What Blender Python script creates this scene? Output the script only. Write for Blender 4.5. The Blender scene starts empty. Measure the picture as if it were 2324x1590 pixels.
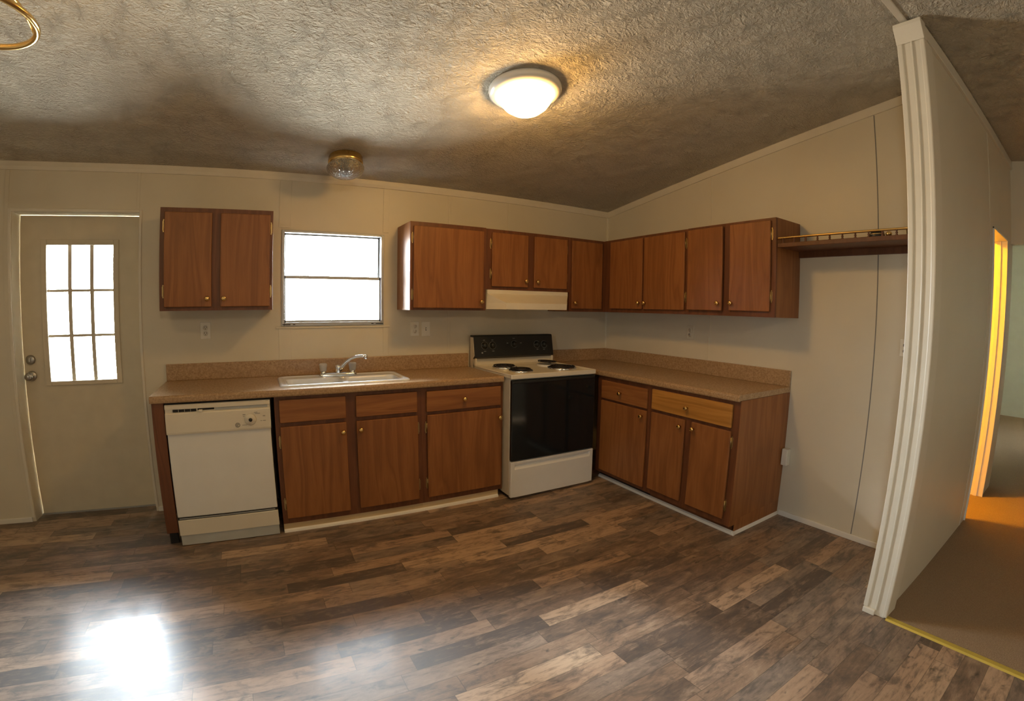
import bpy, bmesh, math, random
from mathutils import Vector, Matrix
PI = math.pi
random.seed(7)
scene = bpy.context.scene
COL = scene.collection

# ------------------------------------------------------------------ camera (clip-on wide lens: fisheye)
cam_d = bpy.data.cameras.new('camera')
cam = bpy.data.objects.new('camera', cam_d)
COL.objects.link(cam)
scene.camera = cam
cam_d.type = 'PANO'
cam_d.sensor_fit = 'HORIZONTAL'
cam_d.sensor_width = 36.0
cam_d.sensor_height = 36.0 * 1590 / 2324
cc = cam_d
cc.panorama_type = 'FISHEYE_LENS_POLYNOMIAL'
cc.fisheye_fov = PI * 0.95
MM = 36.0 / 2.324                       # mm per 1000 px
cc.fisheye_polynomial_k0 = 0.0
cc.fisheye_polynomial_k1 = -0.9338 / MM
cc.fisheye_polynomial_k2 = 0.0591 / MM ** 2
cc.fisheye_polynomial_k3 = -0.0014 / MM ** 3
cc.fisheye_polynomial_k4 = 0.0262 / MM ** 4
cam_d.clip_start = 0.02
PAN, TILT, ROLL = -0.5205, -0.0885, 0.0136
fw = Vector((-math.sin(PAN) * math.cos(TILT), math.cos(PAN) * math.cos(TILT), math.sin(TILT)))
r0 = Vector((math.cos(PAN), math.sin(PAN), 0))
u0 = r0.cross(fw)
rt = math.cos(ROLL) * r0 + math.sin(ROLL) * u0
up = -math.sin(ROLL) * r0 + math.cos(ROLL) * u0
M = Matrix((rt, up, -fw)).transposed().to_4x4()
M.translation = Vector((-3.1213, -3.5873, 1.3992))
cam.matrix_world = M

# ------------------------------------------------------------------ daylight and exposure
world = bpy.data.worlds.new('world')
scene.world = world
world.use_nodes = True
wn = world.node_tree
# overcast daylight: cool sky, pale sunlit ground, a bright patch of cloud in front of the veiled sun
def world_nodes():
    n, l = wn.nodes, wn.links
    bg = n['Background']
    tc = n.new('ShaderNodeTexCoord')
    sep = n.new('ShaderNodeSeparateXYZ')
    l.new(tc.outputs['Generated'], sep.inputs[0])
    hz = n.new('ShaderNodeMapRange')
    hz.inputs[1].default_value, hz.inputs[2].default_value = -0.06, 0.06
    l.new(sep.outputs[2], hz.inputs[0])
    mx = n.new('ShaderNodeMix')
    mx.data_type = 'RGBA'
    mx.inputs[6].default_value = (5.4, 5.2, 4.8, 1)
    mx.inputs[7].default_value = (8.2, 9.0, 9.8, 1)
    l.new(hz.outputs[0], mx.inputs[0])
    def glow(el, r_in, r_out, k):
        # a gap in the cloud near the veiled sun
        dt = n.new('ShaderNodeVectorMath')
        dt.operation = 'DOT_PRODUCT'
        l.new(tc.outputs['Generated'], dt.inputs[0])
        e = math.radians(el)
        dt.inputs[1].default_value = (-0.29 * math.cos(e), 0.957 * math.cos(e), math.sin(e))
        sp = n.new('ShaderNodeMapRange')
        sp.interpolation_type = 'SMOOTHSTEP'
        sp.inputs[1].default_value, sp.inputs[2].default_value = math.cos(math.radians(r_out)), math.cos(math.radians(r_in))
        sp.inputs[3].default_value, sp.inputs[4].default_value = 0.5, k
        l.new(dt.outputs['Value'], sp.inputs[0])
        return sp.outputs[0]
    sp = n.new('ShaderNodeMath')
    sp.operation = 'ADD'
    l.new(glow(31.0, 0.8, 3.0, 9.0), sp.inputs[0])
    l.new(glow(34.6, 0.4, 1.8, 8.0), sp.inputs[1])
    ml = n.new('ShaderNodeVectorMath')
    ml.operation = 'SCALE'
    l.new(mx.outputs[2], ml.inputs[0])
    l.new(sp.outputs[0], ml.inputs['Scale'])
    l.new(ml.outputs[0], bg.inputs[0])
    bg.inputs[1].default_value = 4.2
world_nodes()
vs = scene.view_settings
vs.view_transform = 'Standard'
vs.look = 'None'
vs.gamma = 1.0
vs.use_curve_mapping = False
vs.exposure = 1.2
scene.cycles.diffuse_bounces = 8
scene.cycles.max_bounces = 14
scene.cycles.caustics_reflective = False
scene.cycles.caustics_refractive = False


def portal(name, loc, rot, sx, sy):
    d = bpy.data.lights.new(name, 'AREA')
    d.shape = 'RECTANGLE'
    d.size, d.size_y = sx, sy
    d.energy = 1.0
    d.cycles.is_portal = True
    o = bpy.data.objects.new(name, d)
    o.location = loc
    o.rotation_euler = rot
    COL.objects.link(o)


portal('window_daylight', (-2.57, 0.17, 1.605), (-PI / 2, 0, 0), 0.74, 0.68)
portal('door_daylight', (-4.31, 0.20, 1.38), (-PI / 2, 0, 0), 0.5, 0.95)
portal('added_side_window_daylight', (-5.72, -4.5, 1.375), (0, -PI / 2, 0), 0.75, 0.5)  # portal of the unseen side window added for fill
portal('added_bedroom_window_daylight', (5.1, -5.62, 1.45), (PI / 2, 0, 0), 2.0, 1.5)  # portal of the unseen bedroom window added for fill

# ------------------------------------------------------------------ materials
def new_mat(name):
    m = bpy.data.materials.new(name)
    m.use_nodes = True
    return m, m.node_tree, m.node_tree.nodes['Principled BSDF']


class NT:
    """small helper to write node graphs"""
    def __init__(self, nt):
        self.nt = nt

    def n(self, t, **kw):
        nd = self.nt.nodes.new(t)
        for k, v in kw.items():
            setattr(nd, k, v)
        return nd

    def link(self, a, b):
        self.nt.links.new(a, b)

    def put(self, sock, v):
        if hasattr(v, 'is_linked') or isinstance(v, bpy.types.NodeSocket):
            self.nt.links.new(v, sock)
        else:
            sock.default_value = v

    def math(self, op, a, b=0.0, c=None):
        nd = self.n('ShaderNodeMath', operation=op)
        self.put(nd.inputs[0], a)
        self.put(nd.inputs[1], b)
        if c is not None:
            self.put(nd.inputs[2], c)
        return nd.outputs[0]

    def xyz(self, x, y, z):
        nd = self.n('ShaderNodeCombineXYZ')
        for i, v in enumerate((x, y, z)):
            self.put(nd.inputs[i], v)
        return nd.outputs[0]

    def coord(self):
        return self.n('ShaderNodeTexCoord').outputs['Object']

    def scaled(self, v, s):
        nd = self.n('ShaderNodeVectorMath', operation='MULTIPLY')
        self.put(nd.inputs[0], v)
        nd.inputs[1].default_value = s
        return nd.outputs[0]

    def add(self, v, w):
        nd = self.n('ShaderNodeVectorMath', operation='ADD')
        self.put(nd.inputs[0], v)
        self.put(nd.inputs[1], w)
        return nd.outputs[0]

    def noise(self, v, scale, detail=3.0, rough=0.5, dist=0.0):
        nd = self.n('ShaderNodeTexNoise')
        self.put(nd.inputs['Vector'], v)
        nd.inputs['Scale'].default_value = scale
        nd.inputs['Detail'].default_value = detail
        nd.inputs['Roughness'].default_value = rough
        nd.inputs['Distortion'].default_value = dist
        return nd.outputs['Fac']

    def ramp(self, f, stops):
        nd = self.n('ShaderNodeValToRGB')
        cr = nd.color_ramp
        while len(cr.elements) < len(stops):
            cr.elements.new(0.5)
        for e, (p, c) in zip(cr.elements, stops):
            e.position = p
            e.color = (c[0], c[1], c[2], 1) if not isinstance(c, (int, float)) else (c, c, c, 1)
        self.put(nd.inputs[0], f)
        return nd.outputs[0]

    def mix(self, f, a, b, mode='MIX'):
        nd = self.n('ShaderNodeMix', data_type='RGBA', blend_type=mode)
        self.put(nd.inputs[0], f)
        for s, v in ((nd.inputs[6], a), (nd.inputs[7], b)):
            if isinstance(v, tuple) and len(v) == 3:
                v = (*v, 1)
            self.put(s, v)
        return nd.outputs[2]

    def bump(self, h, strength, dist=0.01):
        nd = self.n('ShaderNodeBump')
        nd.inputs['Strength'].default_value = strength
        nd.inputs['Distance'].default_value = dist
        self.put(nd.inputs['Height'], h)
        return nd.outputs[0]

    def objrand(self):
        return self.n('ShaderNodeObjectInfo').outputs['Random']


def plain(name, col, rough=0.5, metal=0.0, var=0.06, vscale=9.0, bump=0.0, bscale=120.0, spec=0.5, coat=0.0):
    m, nt, b = new_mat(name)
    g = NT(nt)
    v = g.coord()
    f = g.noise(v, vscale, 4.0)
    lo = tuple(c * (1 - var) for c in col)
    hi = tuple(min(1, c * (1 + var)) for c in col)
    g.put(b.inputs['Base Color'], g.ramp(f, [(0.3, lo), (0.7, hi)]))
    b.inputs['Roughness'].default_value = rough
    b.inputs['Metallic'].default_value = metal
    b.inputs['Specular IOR Level'].default_value = spec
    b.inputs['Coat Weight'].default_value = coat
    if bump:
        g.put(b.inputs['Normal'], g.bump(g.noise(v, bscale, 3.0), bump, 0.002))
    return m


def wood(name, dark, mid, light, horizontal=False, rough=0.42):
    m, nt, b = new_mat(name)
    g = NT(nt)
    v = g.add(g.coord(), g.xyz(g.math('MULTIPLY', g.objrand(), 37.0), g.math('MULTIPLY', g.objrand(), 11.0), g.math('MULTIPLY', g.objrand(), 23.0)))
    s = (1.6, 22.0, 22.0) if horizontal else (22.0, 22.0, 1.6)
    warp = g.noise(g.scaled(v, (0.9, 4, 4) if horizontal else (4, 4, 0.9)), 1.0, 2.0)
    sv = g.add(g.scaled(v, s), g.xyz(g.math('MULTIPLY', warp, 2.5), g.math('MULTIPLY', warp, 2.5), g.math('MULTIPLY', warp, 1.2)))
    rings = g.noise(sv, 0.55, 2.0, 0.5, 0.6)
    waves = g.math('PINGPONG', g.math('MULTIPLY', rings, 7.0), 1.0)
    pores = g.noise(g.scaled(v, (9, 300, 300) if horizontal else (300, 300, 9)), 1.0, 2.0)
    base = g.ramp(waves, [(0.0, tuple(0.45 * a + 0.55 * b_ for a, b_ in zip(dark, mid))), (0.4, mid), (1.0, light)])
    c = g.mix(g.ramp(pores, [(0.36, 0.30), (0.5, 0.0)]), base, dark)
    blot = g.noise(v, 2.2, 2.0)
    c = g.mix(g.ramp(blot, [(0.3, 0.25), (0.7, 0.0)]), c, tuple(x * 0.7 for x in mid))
    g.put(b.inputs['Base Color'], c)
    b.inputs['Roughness'].default_value = rough
    b.inputs['Specular IOR Level'].default_value = 0.4
    g.put(b.inputs['Normal'], g.bump(pores, 0.08, 0.001))
    return m


MAT = {}
MAT['wall'] = plain('wall_paint', (0.665, 0.625, 0.515), 0.42, var=0.03, vscale=2.5, bump=0.05, bscale=60)
MAT['green_wall'] = plain('pale_green_paint', (0.61, 0.63, 0.53), 0.5, var=0.03)
MAT['trim'] = plain('trim_paint', (0.72, 0.685, 0.59), 0.4, var=0.03)
MAT['white_trim'] = plain('white_trim_paint', (0.78, 0.77, 0.72), 0.4, var=0.03)
MAT['column_trim'] = plain('column_trim_paint', (0.70, 0.66, 0.56), 0.4, var=0.03)
MAT['door'] = plain('door_paint', (0.64, 0.585, 0.46), 0.45, var=0.04, bump=0.04)
MAT['wood'] = wood('oak_laminate', (0.168, 0.062, 0.019), (0.270, 0.105, 0.032), (0.324, 0.131, 0.041))
MAT['wood_h'] = wood('oak_laminate_horizontal', (0.168, 0.062, 0.019), (0.282, 0.112, 0.035), (0.342, 0.144, 0.045), True)
MAT['frame'] = wood('oak_face_frame', (0.095, 0.035, 0.016), (0.146, 0.054, 0.022), (0.185, 0.070, 0.029))
MAT['honey'] = wood('honey_oak', (0.27, 0.115, 0.022), (0.40, 0.185, 0.038), (0.50, 0.245, 0.055), True)
MAT['endwood'] = wood('dark_oak_end', (0.085, 0.030, 0.012), (0.115, 0.042, 0.015), (0.14, 0.052, 0.019))
MAT['pine'] = wood('pine_board', (0.50, 0.36, 0.19), (0.62, 0.48, 0.28), (0.70, 0.56, 0.35), True)
MAT['brass'] = plain('polished_brass', (0.75, 0.52, 0.20), 0.22, 1.0)
MAT['hinge'] = plain('antique_brass', (0.46, 0.34, 0.16), 0.38, 1.0)
MAT['chrome'] = plain('chrome', (0.78, 0.80, 0.82), 0.12, 1.0, 0.02)
MAT['nickel'] = plain('satin_nickel', (0.42, 0.41, 0.38), 0.3, 1.0, 0.05)
MAT['alu'] = plain('mill_aluminium', (0.40, 0.42, 0.44), 0.45, 0.5, 0.05)
MAT['enamel'] = plain('white_enamel', (0.74, 0.75, 0.74), 0.25, var=0.02)
MAT['almond'] = plain('almond_enamel', (0.70, 0.66, 0.56), 0.3, var=0.02)
MAT['range_side'] = plain('range_side_enamel', (0.60, 0.57, 0.48), 0.35, var=0.05, bump=0.15, bscale=400)
MAT['plastic_grey'] = plain('grey_plastic', (0.45, 0.47, 0.46), 0.4)
MAT['sink'] = plain('white_porcelain', (0.74, 0.80, 0.87), 0.15, var=0.02)
MAT['black_glass'] = plain('black_oven_glass', (0.006, 0.010, 0.013), 0.1, var=0.2)
MAT['black'] = plain('black_plastic', (0.012, 0.014, 0.014), 0.4)
MAT['coil'] = plain('coil_metal', (0.025, 0.022, 0.024), 0.5, 0.4)
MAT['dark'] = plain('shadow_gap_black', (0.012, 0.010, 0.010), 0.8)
MAT['print'] = plain('grey_print', (0.20, 0.20, 0.19), 0.6)
MAT['print_light'] = plain('pale_print', (0.30, 0.31, 0.31), 0.6)
MAT['plate'] = plain('switch_plate', (0.76, 0.75, 0.68), 0.35)
MAT['yellow'] = plain('brass_transition', (0.55, 0.42, 0.08), 0.45, 0.3)


def acrylic():
    m, nt, b = new_mat('clear_acrylic')
    g = NT(nt)
    b.inputs['Base Color'].default_value = (0.86, 0.88, 0.90, 1)
    b.inputs['Roughness'].default_value = 0.12
    b.inputs['Transmission Weight'].default_value = 0.55
    b.inputs['IOR'].default_value = 1.45
    g.put(b.inputs['Normal'], g.bump(g.noise(g.coord(), 90.0, 1.0), 0.1, 0.002))
    return m


MAT['acrylic'] = acrylic()


def pane(name, tint=(0.96, 0.98, 0.97)):
    m, nt, b = new_mat(name)
    g = NT(nt)
    nt.nodes.remove(b)
    out = [n for n in nt.nodes if n.type == 'OUTPUT_MATERIAL'][0]
    tr = g.n('ShaderNodeBsdfTransparent')
    tr.inputs[0].default_value = (*tint, 1)
    gl = g.n('ShaderNodeBsdfGlossy')
    gl.inputs['Roughness'].default_value = 0.03
    fr = g.n('ShaderNodeFresnel')
    fr.inputs[0].default_value = 1.45
    mx = g.n('ShaderNodeMixShader')
    g.link(fr.outputs[0], mx.inputs[0])
    g.link(tr.outputs[0], mx.inputs[1])
    g.link(gl.outputs[0], mx.inputs[2])
    g.link(mx.outputs[0], out.inputs[0])
    return m


MAT['pane'] = pane('window_glass')


def cut_glass():
    m, nt, b = new_mat('cut_crystal_glass')
    g = NT(nt)
    b.inputs['Base Color'].default_value = (0.88, 0.88, 0.85, 1)
    b.inputs['Roughness'].default_value = 0.05
    b.inputs['Transmission Weight'].default_value = 0.8
    b.inputs['IOR'].default_value = 1.5
    vor = g.n('ShaderNodeTexVoronoi')
    g.put(vor.inputs['Vector'], g.coord())
    vor.inputs['Scale'].default_value = 75.0
    g.put(b.inputs['Normal'], g.bump(vor.outputs['Distance'], 0.9, 0.006))
    return m


MAT['cut_glass'] = cut_glass()


def lamp(name, col, strength):
    m, nt, b = new_mat(name)
    b.inputs['Base Color'].default_value = (0.9, 0.88, 0.82, 1)
    b.inputs['Roughness'].default_value = 0.3
    b.inputs['Emission Color'].default_value = (*col, 1)
    b.inputs['Emission Strength'].default_value = strength
    return m


MAT['dome'] = lamp('lit_frosted_glass', (1.0, 0.54, 0.15), 28.0)
MAT['hall_dome'] = lamp('lit_amber_glass', (1.0, 0.40, 0.008), 260.0)
MAT['fill_dome'] = lamp('fill_lamp_glass', (1.0, 0.76, 0.48), 50.0)  # glow of the added living-side fill lamp
MAT['bulb'] = lamp('lit_bulb', (1.0, 0.62, 0.26), 55.0)


def ceiling_mat():
    m, nt, b = new_mat('stomped_ceiling_texture')
    g = NT(nt)
    v = g.coord()
    w = g.noise(v, 6.0, 2.0)
    vv = g.add(v, g.xyz(g.math('MULTIPLY', w, 0.12), g.math('MULTIPLY', w, 0.05), 0.0))
    a = g.noise(g.scaled(vv, (1.0, 1.5, 1.5)), 30.0, 4.0, 0.6, 1.2)
    d = g.noise(vv, 11.0, 2.0, 0.5, 0.8)
    # crow's-foot brush marks: strokes fanning out from scattered centres
    vor = g.n('ShaderNodeTexVoronoi')
    wv = g.add(g.scaled(v, (1.0, 1.0, 0.0)), g.xyz(g.math('MULTIPLY', w, 0.05), 0.0, 0.0))
    g.put(vor.inputs['Vector'], wv)
    vor.inputs['Scale'].default_value = 6.5
    df = g.n('ShaderNodeVectorMath', operation='SUBTRACT')
    g.put(df.inputs[0], wv)
    g.put(df.inputs[1], vor.outputs['Position'])
    s3 = g.n('ShaderNodeSeparateXYZ')
    g.link(df.outputs[0], s3.inputs[0])
    an = g.math('ARCTAN2', s3.outputs[1], s3.outputs[0])
    cr = g.n('ShaderNodeSeparateColor')
    g.link(vor.outputs['Color'], cr.inputs[0])
    st = g.noise(g.xyz(g.math('MULTIPLY', an, 3.2), g.math('MULTIPLY', vor.outputs['Distance'], 5.0), g.math('MULTIPLY', cr.outputs[0], 50.0)), 1.0, 3.0, 0.6, 0.5)
    fan = g.math('MULTIPLY', g.ramp(st, [(0.42, 0.0), (0.60, 1.0)]), g.ramp(vor.outputs['Distance'], [(0.0, 0.4), (0.3, 1.0), (0.75, 0.3)]))
    h1 = g.math('MULTIPLY', g.ramp(a, [(0.38, 0.0), (0.62, 1.0)]), g.ramp(d, [(0.3, 0.35), (0.65, 1.0)]))
    h = g.math('ADD', g.math('MULTIPLY', h1, 0.7), g.math('MULTIPLY', fan, 0.6))
    col = g.ramp(h1, [(0.0, (0.60, 0.555, 0.455)), (1.0, (0.66, 0.62, 0.52))])  # raised texture coloured lighter, painting in the light it catches
    g.put(b.inputs['Base Color'], col)
    b.inputs['Roughness'].default_value = 0.75
    g.put(b.inputs['Normal'], g.bump(h, 1.0, 0.013))
    return m


MAT['ceiling'] = ceiling_mat()


def vinyl_floor():
    m, nt, b = new_mat('vinyl_plank_floor')
    g = NT(nt)
    sp = g.n('ShaderNodeSeparateXYZ')
    g.link(g.coord(), sp.inputs[0])
    x, y = sp.outputs[0], sp.outputs[1]
    W, L = 0.094, 0.62
    ry = g.math('DIVIDE', y, W)
    row = g.math('FLOOR', ry)
    wn1 = g.n('ShaderNodeTexWhiteNoise', noise_dimensions='1D')
    g.put(wn1.inputs['W'], row)
    xx = g.math('ADD', g.math('DIVIDE', x, L), g.math('MULTIPLY', wn1.outputs['Value'], 9.7))
    idx = g.math('FLOOR', xx)
    wn2 = g.n('ShaderNodeTexWhiteNoise', noise_dimensions='2D')
    g.put(wn2.inputs['Vector'], g.xyz(row, idx, 0.0))
    rnd = wn2.outputs['Value']
    sep = g.n('ShaderNodeSeparateColor')
    g.link(wn2.outputs['Color'], sep.inputs[0])
    r2 = sep.outputs[1]
    tone = g.ramp(rnd, [(0.0, (0.081, 0.057, 0.045)), (0.2, (0.160, 0.105, 0.070)), (0.42, (0.246, 0.160, 0.104)),
                        (0.60, (0.194, 0.149, 0.117)), (0.80, (0.361, 0.235, 0.153)), (1.0, (0.481, 0.338, 0.225))])
    off = g.math('MULTIPLY', r2, 61.0)
    grain = g.noise(g.xyz(g.math('ADD', g.math('MULTIPLY', x, 9.0), off), g.math('MULTIPLY', y, 55.0), off), 1.0, 8.0, 0.70, 0.4)
    blot = g.noise(g.xyz(g.math('ADD', g.math('MULTIPLY', x, 6.5), off), g.math('MULTIPLY', y, 15.0), off), 1.0, 7.0, 0.68, 0.5)
    knot = g.noise(g.xyz(g.math('ADD', g.math('MULTIPLY', x, 9.0), off), g.math('MULTIPLY', y, 17.0), 3.0), 1.0, 3.0, 0.6, 0.3)
    c = g.mix(g.ramp(grain, [(0.34, 0.70), (0.50, 0.0)]), tone, (0.074, 0.050, 0.037))
    c = g.mix(g.ramp(grain, [(0.54, 0.0), (0.72, 0.40)]), c, (0.508, 0.356, 0.238))
    c = g.mix(g.ramp(blot, [(0.36, 0.70), (0.50, 0.0)]), c, (0.053, 0.042, 0.036))
    c = g.mix(g.ramp(blot, [(0.53, 0.0), (0.68, 0.45)]), c, (0.441, 0.318, 0.213))
    c = g.mix(g.ramp(knot, [(0.27, 0.85), (0.36, 0.0)]), c, (0.030, 0.023, 0.020))
    # thin printed seams
    fy = g.math('ABSOLUTE', g.math('SUBTRACT', g.math('FRACT', ry), 0.5))
    fx = g.math('ABSOLUTE', g.math('SUBTRACT', g.math('FRACT', xx), 0.5))
    seam = g.math('MAXIMUM', g.math('GREATER_THAN', fy, 0.487), g.math('GREATER_THAN', fx, 0.4975))
    c = g.mix(g.math('MULTIPLY', seam, 0.55), c, (0.027, 0.018, 0.012))
    g.put(b.inputs['Base Color'], c)
    g.put(b.inputs['Roughness'], g.math('ADD', g.math('MULTIPLY', grain, 0.10), 0.50))
    b.inputs['Specular IOR Level'].default_value = 1.0
    b.inputs['Coat Weight'].default_value = 0.06
    b.inputs['Coat Roughness'].default_value = 0.14
    g.put(b.inputs['Normal'], g.bump(grain, 0.10, 0.003))
    return m


MAT['floor'] = vinyl_floor()


def carpet_mat(name, lo, hi):
    m, nt, b = new_mat(name)
    g = NT(nt)
    v = g.coord()
    n1 = g.noise(v, 260.0, 2.0)
    n2 = g.noise(v, 3.0, 3.0)
    c = g.ramp(n1, [(0.3, lo), (0.7, hi)])
    c = g.mix(g.math('MULTIPLY', n2, 0.3), c, tuple(x * 0.75 for x in lo))
    g.put(b.inputs['Base Color'], c)
    b.inputs['Roughness'].default_value = 0.95
    b.inputs['Specular IOR Level'].default_value = 0.1
    g.put(b.inputs['Normal'], g.bump(n1, 0.6, 0.006))
    return m


MAT['carpet'] = carpet_mat('tan_carpet', (0.27, 0.19, 0.12), (0.38, 0.28, 0.185))


def laminate():
    m, nt, b = new_mat('tan_speckled_laminate')
    g = NT(nt)
    v = g.coord()
    a = g.noise(v, 80.0, 4.0, 0.6, 0.4)
    d = g.noise(v, 170.0, 2.0)
    c = g.ramp(a, [(0.30, (0.30, 0.19, 0.10)), (0.5, (0.40, 0.265, 0.145)), (0.70, (0.50, 0.345, 0.20))])
    c = g.mix(g.ramp(d, [(0.35, 0.35), (0.5, 0.0)]), c, (0.22, 0.125, 0.065))
    g.put(b.inputs['Base Color'], c)
    b.inputs['Roughness'].default_value = 0.27
    g.put(b.inputs['Normal'], g.bump(d, 0.05, 0.001))
    return m


MAT['laminate'] = laminate()

# ------------------------------------------------------------------ mesh helpers
class MB:
    def __init__(self):
        self.bm = bmesh.new()

    def box(self, x0, x1, y0, y1, z0, z1, bev=0.0, seg=2):
        bm = bmesh.new()
        bmesh.ops.create_cube(bm, size=1.0)
        for v in bm.verts:
            v.co = Vector(((x0 + x1) / 2 + v.co.x * (x1 - x0), (y0 + y1) / 2 + v.co.y * (y1 - y0), (z0 + z1) / 2 + v.co.z * (z1 - z0)))
        if bev:
            bmesh.ops.bevel(bm, geom=bm.edges[:], offset=min(bev, 0.45 * min(abs(x1 - x0), abs(y1 - y0), abs(z1 - z0))), segments=seg, profile=0.5, affect='EDGES')
        return self._take(bm)

    def _take(self, bm):
        me = bpy.data.meshes.new('tmp')
        bm.to_mesh(me)
        bm.free()
        self.bm.from_mesh(me)
        bpy.data.meshes.remove(me)
        return self

    def prism(self, poly, axis, a, b, bev=0.0):
        """poly: 2-D points in the plane across `axis`; (y,z) for x, (x,z) for y, (x,y) for z"""
        bm = bmesh.new()
        def co(p, t):
            return {'x': (t, p[0], p[1]), 'y': (p[0], t, p[1]), 'z': (p[0], p[1], t)}[axis]
        v0 = [bm.verts.new(co(p, a)) for p in poly]
        v1 = [bm.verts.new(co(p, b)) for p in poly]
        n = len(poly)
        bm.faces.new(v0)
        bm.faces.new(v1[::-1])
        for i in range(n):
            bm.faces.new((v0[i], v1[i], v1[(i + 1) % n], v0[(i + 1) % n]))
        bmesh.ops.recalc_face_normals(bm, faces=bm.faces[:])
        if bev:
            bmesh.ops.bevel(bm, geom=bm.edges[:], offset=bev, segments=2, profile=0.5, affect='EDGES')
        return self._take(bm)

    def lathe(self, prof, mat=Matrix(), seg=32):
        """prof: list of (radius, height) turned about local z, placed by mat"""
        bm = bmesh.new()
        rings = []
        for r, h in prof:
            if r < 1e-5:
                rings.append([bm.verts.new(mat @ Vector((0, 0, h)))])
            else:
                rings.append([bm.verts.new(mat @ Vector((r * math.cos(2 * PI * i / seg), r * math.sin(2 * PI * i / seg), h))) for i in range(seg)])
        for A, B in zip(rings, rings[1:]):
            if len(A) == 1 and len(B) == 1:
                continue
            for i in range(seg):
                j = (i + 1) % seg
                if len(A) == 1:
                    bm.faces.new((A[0], B[i], B[j]))
                elif len(B) == 1:
                    bm.faces.new((A[i], A[j], B[0]))
                else:
                    bm.faces.new((A[i], A[j], B[j], B[i]))
        bmesh.ops.recalc_face_normals(bm, faces=bm.faces[:])
        for f in bm.faces:
            f.smooth = True
        return self._take(bm)

    def tube(self, pts, r, seg=10, closed=False):
        pts = [Vector(p) for p in pts]
        rr = r if isinstance(r, (list, tuple)) else [r] * len(pts)
        bm = bmesh.new()
        rings = []
        n = len(pts)
        ref = None
        for i, p in enumerate(pts):
            if closed:
                t = (pts[(i + 1) % n] - pts[i - 1]).normalized()
            else:
                t = (pts[min(i + 1, n - 1)] - pts[max(i - 1, 0)]).normalized()
            if ref is None:
                ref = t.orthogonal().normalized()
            ref = (ref - t * ref.dot(t)).normalized()
            b = t.cross(ref)
            rings.append([bm.verts.new(p + rr[i] * (math.cos(2 * PI * k / seg) * ref + math.sin(2 * PI * k / seg) * b)) for k in range(seg)])
        for i in range(n if closed else n - 1):
            A, B = rings[i], rings[(i + 1) % n]
            for k in range(seg):
                bm.faces.new((A[k], A[(k + 1) % seg], B[(k + 1) % seg], B[k]))
        if not closed:
            bm.faces.new(rings[0][::-1])
            bm.faces.new(rings[-1])
        bmesh.ops.recalc_face_normals(bm, faces=bm.faces[:])
        for f in bm.faces:
            f.smooth = True
        return self._take(bm)

    def build(self, name, mat, parent=None, label=None, loc=None):
        me = bpy.data.meshes.new(name)
        self.bm.to_mesh(me)
        self.bm.free()
        if isinstance(mat, str):
            mat = MAT[mat]
        me.materials.append(mat)
        o = bpy.data.objects.new(name, me)
        COL.objects.link(o)
        if parent is not None:
            o.parent = parent
        if loc is not None:
            o.location = loc
        if label:
            o['label'] = label
        return o


def thing(name, label, cat, loc=(0, 0, 0), rz=0.0, group=None):
    o = bpy.data.objects.new(name, None)
    o.empty_display_size = 0.1
    COL.objects.link(o)
    o.location = loc
    o.rotation_euler = (0, 0, rz)
    o['label'] = label
    o['category'] = cat
    if group:
        o['group'] = group
    return o


def tag(o, label, cat, group=None):
    o['label'] = label
    o['category'] = cat
    if group:
        o['group'] = group
    return o


def struct(o):
    o['kind'] = 'structure'
    return o


def struct_empty(name, loc=(0, 0, 0)):
    o = bpy.data.objects.new(name, None)
    o.empty_display_size = 0.1
    COL.objects.link(o)
    o.location = loc
    o['kind'] = 'structure'
    return o


def rotm(axis, a):
    return Matrix.Rotation(a, 4, axis)


def trans(x, y, z):
    return Matrix.Translation(Vector((x, y, z)))


# ------------------------------------------------------------------ room shell
HW, SL = 2.352, 0.1355                 # wall height at the back, roof slope
YR = -2.95                             # ridge
ZR = HW - SL * YR
def ceil_z(y):
    return HW - SL * y if y >= YR else ZR + SL * (y - YR)

XL, XR, YF = -5.6, 6.3, -7.25
# floors
struct(MB().box(XL, -0.725, YF, 0.0, -0.05, 0.0).box(-0.725, 0.0, -2.9, 0.0, -0.05, 0.0).box(-4.727, -3.904, 0.0, 0.14, -0.05, 0.0).build('floor', 'floor'))
struct(MB().box(-0.725, XR, YF, -3.0, -0.05, 0.006).box(0.0, XR, -3.0, 0.0, -0.05, 0.006).build('floor_carpet', 'carpet'))
# ceiling: two slopes meeting at the ridge
struct(MB().prism([(0.2, ceil_z(0) - SL * 0.2), (YR, ZR), (YF - 0.1, ceil_z(YF - 0.1)), (YF - 0.1, ceil_z(YF - 0.1) + 0.1), (YR, ZR + 0.1), (0.2, HW + 0.1)], 'x', XL - 0.1, XR + 0.1).build('ceiling', 'ceiling'))
# back wall with door and window openings
D0, D1, DZ = -4.727, -3.904, 2.033
W0, W1, WZ0, WZ1 = -2.94, -2.20, 1.269, 1.940
T = 0.15
w = MB()
w.box(XL, D0, 0, T, 0, HW).box(D0, D1, 0, T, DZ, HW).box(D1, W0, 0, T, 0, HW)
w.box(W0, W1, 0, T, 0, WZ0).box(W0, W1, 0, T, WZ1, HW).box(W1, XR, 0, T, 0, HW)
struct(w.build('wall_back', 'wall'))
# right kitchen wall
struct(MB().prism([(0, 0), (0, HW), (-2.9, ceil_z(-2.9)), (-2.9, 0)], 'x', 0.0, 0.1).build('wall_right', 'wall'))
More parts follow.
